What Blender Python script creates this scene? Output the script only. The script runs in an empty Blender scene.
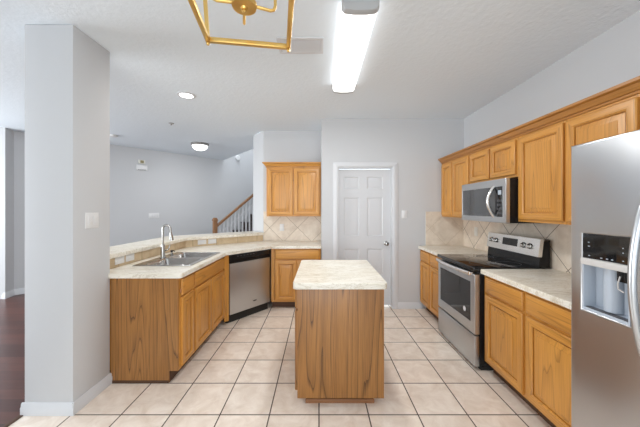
import bpy, bmesh, math, random
from mathutils import Vector, Matrix
random.seed(7)
PI = math.pi
R = math.radians
SC = bpy.context.scene
COL = SC.collection

# ------------------------------------------------------------------ camera, world, lights, exposure
F = 274.0
cam_d = bpy.data.cameras.new('camera')
cam = bpy.data.objects.new('camera', cam_d)
COL.objects.link(cam)
cam.location = (0, 0, 1.45)
cam.rotation_euler = (PI/2, 0, 0)
cam_d.sensor_width = 36.0
cam_d.lens = F/640*36.0
cam_d.shift_x = 1.0/640
cam_d.shift_y = -5.0/640
cam_d.clip_start = 0.02
SC.camera = cam

W = bpy.data.worlds.new('world')
SC.world = W
W.use_nodes = True
wb = W.node_tree.nodes['Background']
wb.inputs['Color'].default_value = (0.85, 0.93, 1.0, 1)
wb.inputs['Strength'].default_value = 1.6

SC.view_settings.view_transform = 'Standard'
SC.view_settings.look = 'None'
SC.view_settings.gamma = 1.0
SC.view_settings.use_curve_mapping = False
SC.view_settings.exposure = 0.54
SC.cycles.diffuse_bounces = 8
SC.cycles.max_bounces = 14

def area(name, loc, target, sx, sy, power, col=(1, 1, 1)):
    d = bpy.data.lights.new(name, 'AREA')
    d.shape = 'RECTANGLE'; d.size = sx; d.size_y = sy
    d.energy = power; d.color = col
    o = bpy.data.objects.new(name, d)
    COL.objects.link(o)
    o.location = loc
    v = Vector(target) - Vector(loc)
    o.rotation_euler = v.to_track_quat('-Z', 'Y').to_euler()
    return o

# added fill lamps at unseen window openings, behind the camera and at the left
area('rear_window_fill', (-0.4, -3.02, 1.5), (0.3, 2.0, 2.4), 4.2, 1.9, 56, (0.90, 0.96, 1.0))
area('left_window_fill', (-6.44, 1.95, 1.5), (0, 2.7, 0.7), 2.5, 1.8, 140, (0.92, 0.965, 1.0))
area('stairwell_fill', (-1.9, 7.2, 4.9), (-2.2, 7.3, 0), 1.2, 1.0, 34, (0.95, 0.98, 1.0))  # unseen fill lamp added at the top of the stairwell

# ------------------------------------------------------------------ materials
MATS = {}
def nodes_of(m):
    m.use_nodes = True
    return m.node_tree, m.node_tree.nodes, m.node_tree.links

def srgb(r, g, b):
    def f(c):
        c /= 255.0
        return c/12.92 if c <= 0.04045 else ((c+0.055)/1.055)**2.4
    return (f(r), f(g), f(b), 1)

def mat(name, col, rough=0.5, metal=0.0, bump=None, emit=None, coat=0.0, spec=0.5, var=0.0):
    m = bpy.data.materials.new(name)
    nt, N, L = nodes_of(m)
    b = N['Principled BSDF']
    b.inputs['Base Color'].default_value = col
    b.inputs['Roughness'].default_value = rough
    b.inputs['Metallic'].default_value = metal
    b.inputs['Coat Weight'].default_value = coat
    b.inputs['Specular IOR Level'].default_value = spec
    if emit:
        b.inputs['Emission Color'].default_value = emit[0]
        b.inputs['Emission Strength'].default_value = emit[1]
    tc = N.new('ShaderNodeTexCoord')
    if bump:
        n = N.new('ShaderNodeTexNoise')
        n.inputs['Scale'].default_value = bump[0]
        n.inputs['Detail'].default_value = 3
        L.new(tc.outputs['Object'], n.inputs['Vector'])
        bp = N.new('ShaderNodeBump')
        bp.inputs['Strength'].default_value = bump[1]
        bp.inputs['Distance'].default_value = bump[2]
        L.new(n.outputs['Fac'], bp.inputs['Height'])
        L.new(bp.outputs['Normal'], b.inputs['Normal'])
    if var:
        n = N.new('ShaderNodeTexNoise')
        n.inputs['Scale'].default_value = 3.0
        L.new(tc.outputs['Object'], n.inputs['Vector'])
        mx = N.new('ShaderNodeMix'); mx.data_type = 'RGBA'
        mx.inputs['A'].default_value = tuple(c*(1-var) for c in col[:3])+(1,)
        mx.inputs['B'].default_value = tuple(min(1, c*(1+var)) for c in col[:3])+(1,)
        L.new(n.outputs['Fac'], mx.inputs['Factor'])
        L.new(mx.outputs['Result'], b.inputs['Base Color'])
    MATS[name] = m
    return m

def oak(name, light, mid, dark, axis='Z', freq=1.6, bands=26.0, contrast=0.6, rough=0.38, stretch=0.16, jit=0.012):
    """Open-grain oak: contour lines of a noise field stretched along the grain, plus fine pores."""
    m = bpy.data.materials.new(name)
    nt, N, L = nodes_of(m)
    b = N['Principled BSDF']
    tc = N.new('ShaderNodeTexCoord')
    oi = N.new('ShaderNodeObjectInfo')
    vm = N.new('ShaderNodeVectorMath'); vm.operation = 'SCALE'
    vm.inputs[0].default_value = (7.3, 5.1, 9.7)
    L.new(oi.outputs['Random'], vm.inputs['Scale'])
    va = N.new('ShaderNodeVectorMath'); va.operation = 'ADD'
    L.new(tc.outputs['Object'], va.inputs[0]); L.new(vm.outputs[0], va.inputs[1])
    def stretched(s, k):
        mp = N.new('ShaderNodeMapping')
        sc = [s, s, s]; sc['XYZ'.index(axis)] = s*k
        mp.inputs['Scale'].default_value = sc
        L.new(va.outputs[0], mp.inputs['Vector'])
        return mp.outputs[0]
    n1 = N.new('ShaderNodeTexNoise'); n1.inputs['Scale'].default_value = 1.0
    n1.inputs['Detail'].default_value = 1.5; n1.inputs['Roughness'].default_value = 0.45
    L.new(stretched(freq, stretch), n1.inputs['Vector'])
    n0 = N.new('ShaderNodeTexNoise'); n0.inputs['Scale'].default_value = 1.0; n0.inputs['Detail'].default_value = 2
    L.new(stretched(30.0, 0.08), n0.inputs['Vector'])
    ad = N.new('ShaderNodeMath'); ad.operation = 'MULTIPLY_ADD'
    ad.inputs[1].default_value = jit
    L.new(n0.outputs['Fac'], ad.inputs[0]); L.new(n1.outputs['Fac'], ad.inputs[2])
    ml = N.new('ShaderNodeMath'); ml.operation = 'MULTIPLY'; ml.inputs[1].default_value = bands
    L.new(ad.outputs[0], ml.inputs[0])
    fr = N.new('ShaderNodeMath'); fr.operation = 'FRACT'
    L.new(ml.outputs[0], fr.inputs[0])
    rp = N.new('ShaderNodeValToRGB')
    e = rp.color_ramp.elements
    e[0].position = 0.0; e[0].color = (1, 1, 1, 1)
    e[1].position = 1.0; e[1].color = (0.35, 0.35, 0.35, 1)
    x = e.new(0.12); x.color = (0.0, 0.0, 0.0, 1)
    x = e.new(0.6); x.color = (0.08, 0.08, 0.08, 1)
    L.new(fr.outputs[0], rp.inputs['Fac'])
    # fine pores
    n2 = N.new('ShaderNodeTexNoise'); n2.inputs['Scale'].default_value = 1.0; n2.inputs['Detail'].default_value = 3
    L.new(stretched(170.0, 0.025), n2.inputs['Vector'])
    rp2 = N.new('ShaderNodeValToRGB')
    rp2.color_ramp.elements[0].position = 0.42; rp2.color_ramp.elements[1].position = 0.68
    L.new(n2.outputs['Fac'], rp2.inputs['Fac'])
    n3 = N.new('ShaderNodeTexNoise'); n3.inputs['Scale'].default_value = 1.0; n3.inputs['Detail'].default_value = 1
    L.new(stretched(5.0, 0.15), n3.inputs['Vector'])
    mx0 = N.new('ShaderNodeMix'); mx0.data_type = 'RGBA'
    mx0.inputs['A'].default_value = mid; mx0.inputs['B'].default_value = light
    L.new(n3.outputs['Fac'], mx0.inputs['Factor'])
    k1 = N.new('ShaderNodeMath'); k1.operation = 'MULTIPLY'; k1.inputs[1].default_value = contrast
    L.new(rp.outputs['Color'], k1.inputs[0])
    mx1 = N.new('ShaderNodeMix'); mx1.data_type = 'RGBA'
    mx1.inputs['B'].default_value = dark
    L.new(mx0.outputs['Result'], mx1.inputs['A']); L.new(k1.outputs[0], mx1.inputs['Factor'])
    k2 = N.new('ShaderNodeMath'); k2.operation = 'MULTIPLY'; k2.inputs[1].default_value = contrast*0.4
    L.new(rp2.outputs['Color'], k2.inputs[0])
    mx2 = N.new('ShaderNodeMix'); mx2.data_type = 'RGBA'
    mx2.inputs['B'].default_value = dark
    L.new(mx1.outputs['Result'], mx2.inputs['A']); L.new(k2.outputs[0], mx2.inputs['Factor'])
    L.new(mx2.outputs['Result'], b.inputs['Base Color'])
    b.inputs['Roughness'].default_value = rough
    b.inputs['Coat Weight'].default_value = 0.15
    b.inputs['Coat Roughness'].default_value = 0.25
    bp = N.new('ShaderNodeBump'); bp.inputs['Strength'].default_value = 0.12; bp.inputs['Distance'].default_value = 0.002
    L.new(n2.outputs['Fac'], bp.inputs['Height']); L.new(bp.outputs['Normal'], b.inputs['Normal'])
    MATS[name] = m
    return m

HL, HM, HD = srgb(220, 160, 78), srgb(190, 127, 50), srgb(92, 50, 14)
oak_v = oak('oak_vertical_grain', HL, HM, HD, 'Z', 5.5, 20, 0.52, 0.36, 0.045)
oak_h = oak('oak_horizontal_grain', HL, HM, HD, 'X', 5.5, 20, 0.52, 0.36, 0.045)
PL, PM, PD = srgb(178, 125, 66), srgb(146, 96, 44), srgb(54, 30, 12)
oak_panel = oak('oak_veneer_panel', PL, PM, PD, 'Z', 4.6, 22, 0.85, 0.42, 0.055, 0.012)
rail_wood = oak('handrail_wood', srgb(152, 106, 64), srgb(126, 84, 50), srgb(90, 60, 34), 'X', 4, 14, 0.4)
OAK = [oak_v, oak_h]

def tile_mat(name, c1, c2, grout, size, mortar, uv=('X', 'Y'), off=(0, 0), rot=0.0, rough=0.35, veins=6.0, bump=0.25):
    m = bpy.data.materials.new(name)
    nt, N, L = nodes_of(m)
    b = N['Principled BSDF']
    tc = N.new('ShaderNodeTexCoord')
    sp = N.new('ShaderNodeSeparateXYZ'); L.new(tc.outputs['Object'], sp.inputs[0])
    cb = N.new('ShaderNodeCombineXYZ')
    for i in (0, 1):
        s = N.new('ShaderNodeMath'); s.operation = 'SUBTRACT'; s.inputs[1].default_value = off[i]
        L.new(sp.outputs[uv[i]], s.inputs[0]); L.new(s.outputs[0], cb.inputs[i])
    mp = N.new('ShaderNodeMapping'); mp.inputs['Rotation'].default_value = (0, 0, rot)
    L.new(cb.outputs[0], mp.inputs['Vector'])
    # keep the tile counters positive
    ad = N.new('ShaderNodeVectorMath'); ad.operation = 'ADD'; ad.inputs[1].default_value = (size*60, size*60, 0)
    L.new(mp.outputs[0], ad.inputs[0])
    br = N.new('ShaderNodeTexBrick')
    br.offset = 0.0; br.squash = 1.0
    br.inputs['Scale'].default_value = 1.0
    br.inputs['Brick Width'].default_value = size
    br.inputs['Row Height'].default_value = size
    br.inputs['Mortar Size'].default_value = mortar
    br.inputs['Mortar Smooth'].default_value = 0.15
    br.inputs['Bias'].default_value = 0.0
    L.new(ad.outputs[0], br.inputs['Vector'])
    br.inputs['Color1'].default_value = (0, 0, 0, 1); br.inputs['Color2'].default_value = (1, 1, 1, 1)
    br.inputs['Mortar'].default_value = (0.5, 0.5, 0.5, 1)
    n = N.new('ShaderNodeTexNoise'); n.inputs['Scale'].default_value = veins; n.inputs['Detail'].default_value = 7
    n.inputs['Roughness'].default_value = 0.62; n.inputs['Distortion'].default_value = 0.6
    # each tile gets its own patch of clouding
    sh = N.new('ShaderNodeVectorMath'); sh.operation = 'MULTIPLY_ADD'
    sh.inputs[1].default_value = (3.1, 4.7, 2.3)
    L.new(br.outputs['Color'], sh.inputs[0]); L.new(tc.outputs['Object'], sh.inputs[2])
    L.new(sh.outputs[0], n.inputs['Vector'])
    rp = N.new('ShaderNodeValToRGB')
    rp.color_ramp.elements[0].position = 0.30; rp.color_ramp.elements[1].position = 0.70
    rp.color_ramp.elements[0].color = c1; rp.color_ramp.elements[1].color = c2
    L.new(n.outputs['Fac'], rp.inputs['Fac'])
    # slight tone from tile to tile
    tn = N.new('ShaderNodeMath'); tn.operation = 'MULTIPLY_ADD'
    tn.inputs[1].default_value = 0.07; tn.inputs[2].default_value = 0.965
    L.new(br.outputs['Color'], tn.inputs[0])
    tm = N.new('ShaderNodeVectorMath'); tm.operation = 'SCALE'
    L.new(rp.outputs['Color'], tm.inputs[0]); L.new(tn.outputs[0], tm.inputs['Scale'])
    mx = N.new('ShaderNodeMix'); mx.data_type = 'RGBA'
    L.new(br.outputs['Fac'], mx.inputs['Factor'])
    L.new(tm.outputs[0], mx.inputs['A']); mx.inputs['B'].default_value = grout
    L.new(mx.outputs['Result'], b.inputs['Base Color'])
    ro = N.new('ShaderNodeMath'); ro.operation = 'MULTIPLY_ADD'
    ro.inputs[1].default_value = 0.5; ro.inputs[2].default_value = rough
    L.new(br.outputs['Fac'], ro.inputs[0]); L.new(ro.outputs[0], b.inputs['Roughness'])
    iv = N.new('ShaderNodeMath'); iv.operation = 'SUBTRACT'; iv.inputs[0].default_value = 1.0
    L.new(br.outputs['Fac'], iv.inputs[1])
    bp = N.new('ShaderNodeBump'); bp.inputs['Strength'].default_value = bump; bp.inputs['Distance'].default_value = 0.003
    L.new(iv.outputs[0], bp.inputs['Height']); L.new(bp.outputs['Normal'], b.inputs['Normal'])
    MATS[name] = m
    return m

floor_tile = tile_mat('floor_tile', srgb(218, 200, 183), srgb(244, 232, 219), srgb(84, 70, 60), 0.348, 0.0048,
                      ('X', 'Y'), (0.0, 0.186), 0.0, 0.32, 8.0)
SPL = (srgb(206, 191, 173), srgb(230, 218, 202), srgb(112, 97, 82))
splash_right = tile_mat('backsplash_tile_right', *SPL, 0.33, 0.003, ('Y', 'Z'), (2.53, 1.163), R(45), 0.4, 9.0)
splash_back = tile_mat('backsplash_tile_back', SPL[0], SPL[1], srgb(158, 142, 122), 0.33, 0.003, ('X', 'Z'), (-0.356, 1.13), R(45), 0.4, 9.0)
splash_pantry = tile_mat('backsplash_tile_pantry', SPL[0], SPL[1], srgb(180, 164, 142), 0.33, 0.0015, ('X', 'Z'), (1.60, 1.16), R(45), 0.4, 9.0)
SPB = (srgb(190, 166, 132), srgb(214, 194, 162), srgb(150, 130, 104))
splash_bar = tile_mat('backsplash_tile_bar', *SPB, 0.33, 0.003, ('Y', 'Z'), (2.2, 0.91), 0.0, 0.4, 9.0)
splash_bar2 = tile_mat('backsplash_tile_bar_angled', *SPB, 0.33, 0.003, ('X', 'Z'), (0.1, 0.91), 0.0, 0.4, 9.0)

def counter_mat():
    m = bpy.data.materials.new('laminate_countertop')
    nt, N, L = nodes_of(m)
    b = N['Principled BSDF']
    tc = N.new('ShaderNodeTexCoord')
    mp = N.new('ShaderNodeMapping'); mp.inputs['Rotation'].default_value = (0.3, 0.2, R(12)); mp.inputs['Scale'].default_value = (3.0, 9.0, 9.0)
    L.new(tc.outputs['Object'], mp.inputs['Vector'])
    n = N.new('ShaderNodeTexNoise'); n.inputs['Scale'].default_value = 1.0; n.inputs['Detail'].default_value = 8
    n.inputs['Roughness'].default_value = 0.6; n.inputs['Distortion'].default_value = 1.3
    L.new(mp.outputs[0], n.inputs['Vector'])
    rp = N.new('ShaderNodeValToRGB')
    e = rp.color_ramp.elements
    e[0].position = 0.30; e[0].color = srgb(200, 188, 166)
    e[1].position = 0.62; e[1].color = srgb(234, 229, 218)
    x = e.new(0.44); x.color = srgb(226, 219, 204)
    L.new(n.outputs['Fac'], rp.inputs['Fac'])
    n2 = N.new('ShaderNodeTexNoise'); n2.inputs['Scale'].default_value = 2.2; n2.inputs['Detail'].default_value = 9
    n2.inputs['Roughness'].default_value = 0.65; n2.inputs['Distortion'].default_value = 0.8
    L.new(mp.outputs[0], n2.inputs['Vector'])
    rp2 = N.new('ShaderNodeValToRGB')
    e = rp2.color_ramp.elements
    e[0].position = 0.47; e[0].color = (0, 0, 0, 1)
    e[1].position = 0.53; e[1].color = (0, 0, 0, 1)
    x = e.new(0.50); x.color = (0.55, 0.55, 0.55, 1)
    L.new(n2.outputs['Fac'], rp2.inputs['Fac'])
    mx = N.new('ShaderNodeMix'); mx.data_type = 'RGBA'
    mx.inputs['B'].default_value = srgb(172, 156, 128)
    L.new(rp.outputs['Color'], mx.inputs['A']); L.new(rp2.outputs['Color'], mx.inputs['Factor'])
    L.new(mx.outputs['Result'], b.inputs['Base Color'])
    b.inputs['Roughness'].default_value = 0.35
    MATS['counter'] = m
    return m
counter = counter_mat()

def plank_mat():
    m = bpy.data.materials.new('dark_wood_floor')
    nt, N, L = nodes_of(m)
    b = N['Principled BSDF']
    tc = N.new('ShaderNodeTexCoord')
    ad = N.new('ShaderNodeVectorMath'); ad.operation = 'ADD'; ad.inputs[1].default_value = (20, 20, 0)
    L.new(tc.outputs['Object'], ad.inputs[0])
    br = N.new('ShaderNodeTexBrick')
    br.inputs['Scale'].default_value = 1.0
    br.inputs['Brick Width'].default_value = 1.1; br.inputs['Row Height'].default_value = 0.12
    br.inputs['Mortar Size'].default_value = 0.0015
    br.inputs['Color1'].default_value = srgb(74, 38, 32); br.inputs['Color2'].default_value = srgb(104, 60, 50)
    br.inputs['Mortar'].default_value = srgb(30, 16, 14)
    L.new(ad.outputs[0], br.inputs['Vector'])
    mp = N.new('ShaderNodeMapping'); mp.inputs['Scale'].default_value = (2.5, 30, 1)
    L.new(tc.outputs['Object'], mp.inputs['Vector'])
    n = N.new('ShaderNodeTexNoise'); n.inputs['Scale'].default_value = 1.0; n.inputs['Detail'].default_value = 4
    L.new(mp.outputs[0], n.inputs['Vector'])
    mx = N.new('ShaderNodeMix'); mx.data_type = 'RGBA'; mx.blend_type = 'MULTIPLY'
    mx.inputs['Factor'].default_value = 0.6
    L.new(br.outputs['Color'], mx.inputs['A']); L.new(n.outputs['Fac'], mx.inputs['B'])
    L.new(mx.outputs['Result'], b.inputs['Base Color'])
    b.inputs['Roughness'].default_value = 0.3
    return m
wood_floor = plank_mat()

def steel(name, col, rough, axis='Z', amt=0.08):
    m = bpy.data.materials.new(name)
    nt, N, L = nodes_of(m)
    b = N['Principled BSDF']
    b.inputs['Base Color'].default_value = col
    b.inputs['Metallic'].default_value = 1.0
    tc = N.new('ShaderNodeTexCoord')
    mp = N.new('ShaderNodeMapping')
    sc = [700, 700, 700]; sc['XYZ'.index(axis)] = 6
    mp.inputs['Scale'].default_value = sc
    L.new(tc.outputs['Object'], mp.inputs['Vector'])
    n = N.new('ShaderNodeTexNoise'); n.inputs['Scale'].default_value = 1.0
    L.new(mp.outputs[0], n.inputs['Vector'])
    ma = N.new('ShaderNodeMath'); ma.operation = 'MULTIPLY_ADD'
    ma.inputs[1].default_value = amt; ma.inputs[2].default_value = rough
    L.new(n.outputs['Fac'], ma.inputs[0]); L.new(ma.outputs[0], b.inputs['Roughness'])
    MATS[name] = m
    return m
ss = steel('stainless_steel', (0.56, 0.575, 0.59, 1), 0.30, 'X')
ss_f = steel('stainless_fridge', (0.56, 0.57, 0.585, 1), 0.26, 'X')
ss_bright = steel('stainless_bright', (0.80, 0.79, 0.77, 1), 0.22, 'X', 0.05)
ss_sink = steel('stainless_sink', (0.46, 0.45, 0.44, 1), 0.18, 'X')
nickel = mat('brushed_nickel', (0.40, 0.39, 0.37, 1), 0.22, 1.0)
gold = mat('brushed_brass', srgb(226, 190, 116), 0.30, 1.0)
bronze = mat('dark_bronze', srgb(70, 52, 38), 0.4, 0.8)

wall_p = mat('wall_paint', (0.575, 0.58, 0.59, 1), 0.75, bump=(140, 0.12, 0.002))
ceil_p = mat('ceiling_paint', (0.775, 0.835, 0.885, 1), 0.85, bump=(30, 0.5, 0.006))
white_p = mat('white_trim_paint', (0.64, 0.645, 0.66, 1), 0.45)
door_p = mat('door_paint', (0.62, 0.625, 0.64, 1), 0.42)
plastic_w = mat('white_plastic', (0.74, 0.74, 0.74, 1), 0.35)
plastic_iv = mat('ivory_plastic', (0.72, 0.70, 0.64, 1), 0.4)
plastic_g = mat('grey_plastic', srgb(176, 184, 194), 0.35)
plastic_g2 = mat('silver_plastic', srgb(198, 194, 190), 0.35)
plastic_dg = mat('dark_grey_plastic', srgb(74, 74, 78), 0.4)
black_gl = mat('black_glass', (0.010, 0.010, 0.011, 1), 0.06, spec=0.5)
oven_gl = mat('oven_window_glass', (0.015, 0.015, 0.016, 1), 0.05, spec=0.5)
micro_gl = mat('microwave_window_glass', (0.05, 0.052, 0.056, 1), 0.06, spec=1.0)
black_p = mat('black_enamel', (0.010, 0.010, 0.011, 1), 0.22, spec=0.3)
black_m = mat('black_matte', (0.015, 0.014, 0.013, 1), 0.6)
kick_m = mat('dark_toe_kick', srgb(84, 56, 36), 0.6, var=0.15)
cap_m = mat('grey_end_cap', (0.42, 0.42, 0.42, 1), 0.5)
vent_p = mat('vent_paint', (0.62, 0.62, 0.63, 1), 0.6)
strip_m = mat('brown_wood_strip', srgb(138, 94, 60), 0.5, var=0.15)
lens_m = mat('lit_diffuser', (0.9, 0.9, 0.9, 1), 0.4, emit=((1, 0.99, 0.97, 1), 1.2))
lens_small = mat('lit_lens', (0.9, 0.9, 0.9, 1), 0.4, emit=((1, 0.98, 0.95, 1), 4.0))
lens_dome = mat('frosted_glass_dome', (0.85, 0.85, 0.85, 1), 0.3, emit=((1, 0.99, 0.97, 1), 1.4))
bulb_m = mat('candle_bulb', (0.9, 0.88, 0.82, 1), 0.2)
dark_step = mat('dark_step_wood', srgb(42, 30, 28), 0.45, var=0.2)
digits_m = mat('display_digits', (0.1, 0.12, 0.15, 1), 0.3, emit=((0.6, 0.75, 1.0, 1), 0.6))
sticker_m = mat('pale_sticker', (0.75, 0.75, 0.78, 1), 0.4)
groove_m = mat('panel_shadow_gap', srgb(120, 120, 124), 0.6)

# ------------------------------------------------------------------ mesh helpers
class MB:
    def __init__(self):
        self.bm = bmesh.new()
    def _merge(self, t):
        me = bpy.data.meshes.new('tmp'); t.to_mesh(me); t.free()
        self.bm.from_mesh(me); bpy.data.meshes.remove(me)
    def box(self, x0, x1, y0, y1, z0, z1, bev=0.0, mi=0, seg=2):
        t = bmesh.new()
        v = [t.verts.new((x, y, z)) for x in (x0, x1) for y in (y0, y1) for z in (z0, z1)]
        for q in ((0, 1, 3, 2), (4, 6, 7, 5), (0, 4, 5, 1), (2, 3, 7, 6), (0, 2, 6, 4), (1, 5, 7, 3)):
            t.faces.new([v[i] for i in q])
        bmesh.ops.recalc_face_normals(t, faces=t.faces)
        if bev:
            bmesh.ops.bevel(t, geom=list(t.edges), offset=bev, segments=seg, affect='EDGES', profile=0.5, clamp_overlap=True)
        for f in t.faces: f.material_index = mi
        self._merge(t); return self
    def loops(self, lps, cap0=True, cap1=True, mi=0, mfun=None, smooth=False):
        """Skin between successive closed loops of equal length."""
        t = bmesh.new()
        vs = [[t.verts.new(p) for p in lp] for lp in lps]
        n = len(lps[0])
        for k in range(len(vs)-1):
            for i in range(n):
                j = (i+1) % n
                f = t.faces.new((vs[k][i], vs[k][j], vs[k+1][j], vs[k+1][i]))
                f.material_index = mfun(k, i) if mfun else mi
                f.smooth = smooth
        if cap0:
            f = t.faces.new(vs[0][::-1]); f.material_index = mi
        if cap1:
            f = t.faces.new(vs[-1]); f.material_index = mfun(-1, 0) if mfun else mi
        bmesh.ops.recalc_face_normals(t, faces=t.faces)
        self._merge(t); return self
    def prism(self, poly, z0, z1, mi=0):
        return self.loops([[(x, y, z0) for x, y in poly], [(x, y, z1) for x, y in poly]], mi=mi)
    def lathe(self, prof, c=(0, 0, 0), axis='Z', n=24, mi=0, caps=True):
        lps = []
        for r, h in prof:
            lp = []
            for i in range(n):
                a = 2*PI*i/n
                p = (r*math.cos(a), r*math.sin(a), h)
                if axis == 'X': p = (h, p[0], p[1])
                elif axis == 'Y': p = (p[0], h, p[1])
                lp.append((c[0]+p[0], c[1]+p[1], c[2]+p[2]))
            lps.append(lp)
        return self.loops(lps, caps, caps, mi, smooth=True)
    def tube(self, pts, r, n=12, mi=0, square=False, flat=1.0):
        pts = [Vector(p) for p in pts]
        lps = []
        up = None
        for i, p in enumerate(pts):
            if i == 0: d = pts[1]-p
            elif i == len(pts)-1: d = p-pts[i-1]
            else: d = (pts[i+1]-p).normalized()+(p-pts[i-1]).normalized()
            d.normalize()
            if up is None:
                a = Vector((0, 0, 1)) if abs(d.z) < 0.9 else Vector((0, 1, 0))
                up = (a-d*a.dot(d)).normalized()
            else:
                up = (up-d*up.dot(d)).normalized()
            s = d.cross(up)
            rr = r[i] if isinstance(r, (list, tuple)) else r
            lp = []
            m = 4 if square else n
            for k in range(m):
                a = 2*PI*k/m + (PI/4 if square else 0)
                q = rr*(1.4142 if square else 1)
                lp.append(tuple(p+s*math.cos(a)*q*flat+up*math.sin(a)*q))
            lps.append(lp)
        return self.loops(lps, mi=mi, smooth=not square)
    def slab(self, outer, z0, z1, hole=None, bev=0.0, mi=0, plane='XY', bottom=False):
        """Outline (with an optional hole) extruded from z0 up to z1, top edges rounded."""
        t = bmesh.new()
        def ring(ps):
            vs = [t.verts.new((x, y, z1)) for x, y in ps]
            return [t.edges.new((vs[i], vs[(i+1) % len(vs)])) for i in range(len(vs))]
        es = ring(outer)
        if hole: es += ring(hole)
        bmesh.ops.triangle_fill(t, use_beauty=True, use_dissolve=False, edges=es)
        for f in t.faces:
            f.normal_update()
            if f.normal.z < 0: f.normal_flip()
        perim = [e for e in t.edges if len(e.link_faces) == 1]
        r = bmesh.ops.extrude_face_region(t, geom=list(t.faces))
        low = [v for v in r['geom'] if isinstance(v, bmesh.types.BMVert)]
        for v in low: v.co.z = z0
        bmesh.ops.recalc_face_normals(t, faces=t.faces)
        if bev:
            top = [e for e in t.edges if all(abs(v.co.z-z1) < 1e-6 for v in e.verts)
                   and len(e.link_faces) == 2 and abs(e.calc_face_angle(0)) > 1.0]
            bot = [e for e in t.edges if bottom and all(abs(v.co.z-z0) < 1e-6 for v in e.verts)
                   and len(e.link_faces) == 2 and abs(e.calc_face_angle(0)) > 1.0]
            bmesh.ops.bevel(t, geom=top+bot, offset=bev, segments=3, affect='EDGES', profile=0.5, clamp_overlap=True)
        if plane == 'XZ':      # outline x,z ; z0..z1 runs along -y
            for v in t.verts: v.co = Vector((v.co.x, -v.co.z, v.co.y))
        for f in t.faces: f.material_index = mi
        self._merge(t); return self
    def build(self, name, mats, parent=None, loc=None, rotz=0.0):
        me = bpy.data.meshes.new(name)
        self.bm.to_mesh(me); self.bm.free()
        for m in (mats if isinstance(mats, (list, tuple)) else [mats]): me.materials.append(m)
        try: me.set_sharp_from_angle(angle=R(38))
        except Exception: pass
        o = bpy.data.objects.new(name, me)
        COL.objects.link(o)
        if parent: o.parent = parent
        if loc: o.location = loc
        o.rotation_euler.z = rotz
        return o

def tag(o, label, cat, group=None):
    o['label'] = label; o['category'] = cat
    if group: o['group'] = group
    return o
def thing(name, label, cat, loc=(0, 0, 0), rotz=0.0, group=None):
    o = bpy.data.objects.new(name, None)
    o.empty_display_size = 0.1
    COL.objects.link(o)
    o.location = loc; o.rotation_euler.z = rotz
    return tag(o, label, cat, group)
def struct(o):
    o['kind'] = 'structure'; return o
def copy_tree(o, parent=None):
    c = o.copy(); COL.objects.link(c)
    if parent: c.parent = parent
    for ch in list(o.children): copy_tree(ch, c)
    return c
def arc(c, r, a0, a1, n=8):
    return [(c[0]+r*math.cos(R(a0+(a1-a0)*i/n)), c[1]+r*math.sin(R(a0+(a1-a0)*i/n))) for i in range(n+1)]

# ------------------------------------------------------------------ room shell
CEIL = 2.748
XR = 2.10          # right wall
YP = 3.97          # pantry wall with the door
XP = 0.036         # its left corner
YB = 4.58          # wall behind the back cabinets
LW0, LW1 = Vector((-5.1, 4.58)), Vector((-2.56, 7.35))     # slanted living-room wall
LD = (LW1-LW0).normalized(); LN = Vector((LD.y, -LD.x)); LANG = math.atan2(LD.y, LD.x)
LW2 = LW1+LD*2.6
def on_slant(px, py):
    r = (px-319)/F
    t = (5.1+4.58*r)/(2.54-2.77*r)
    p = LW0+(LW1-LW0)*t
    return Vector((p.x, p.y, 1.45-(py-208.5)/F*p.y))

struct(MB().box(-2.08, XR+0.1, -3.1, 5.0, -0.12, 0).build('floor', floor_tile))
fb = MB().box(-6.5, -2.081, -3.1, 10.5, -0.12, 0)
fb.box(-2.081, 2.2, 5.001, 10.5, -0.12, 0)
struct(fb.build('floor_living_room', wood_floor))
struct(MB().box(-2.10, -2.065, -3.0, 1.93, 0, 0.006, 0.002).build('trim_floor_transition', kick_m))

# ceiling, cut back where the stairwell opens
ce = MB()
ce.prism([(-6.6, -3.2), (XR+0.1, -3.2), (XR+0.1, YB+0.1), (-1.05, YB+0.1), (-1.05, 5.50), (LW1.x, LW1.y),
          (LW1.x-0.15, LW1.y+0.16), (LW0.x-0.1, LW0.y+0.15), (-6.6, 4.6)], CEIL, CEIL+0.25)
struct(ce.build('ceiling', ceil_p))
struct(MB().box(-4.2, 0.2, 4.9, 10.5, 5.2, 5.3).build('ceiling_stairwell', ceil_p))

struct(MB().box(XR, XR+0.1, -3.1, YP+0.1, 0, CEIL).build('wall_right', wall_p))
# pantry wall with the door opening
DX0, DX1, DZ = 0.270, 1.078, 2.056
pw = MB()
pw.box(XP, DX0, YP, YP+0.12, 0, CEIL).box(DX1, XR, YP, YP+0.12, 0, CEIL).box(DX0, DX1, YP, YP+0.12, DZ, CEIL)
pw.box(XP, XP+0.1, YP+0.12, YB, 0, CEIL)
struct(pw.build('wall_pantry', wall_p))
wb_ = MB().box(-0.93, XP+0.1, YB, YB+0.1, 0, CEIL)
struct(wb_.build('wall_back', wall_p))
ch = MB().prism([(-0.93, YB), (-0.83, YB+0.1), (-1.00, 4.95), (-1.172, 4.885)], 0, CEIL)
ch.prism([(-1.172, 4.885), (-1.0, 4.95), (-1.0, 10.4), (-1.1, 10.4), (-1.1, 4.95)], 0, CEIL)
ch.box(-1.05, -0.95, 5.5, 10.4, CEIL, 5.2)
struct(ch.build('wall_back_corner', wall_p))
sl = MB()
o1, o2 = LW0-LN*0.1, LW2-LN*0.1
sl.prism([tuple(LW0), tuple(LW1), tuple(LW1-LN*0.1), tuple(o1)], 0, CEIL)
sl.prism([tuple(LW1), tuple(LW2), tuple(o2), tuple(LW1-LN*0.1)], 0, 5.2)
struct(sl.build('wall_living_room', wall_p))
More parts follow.
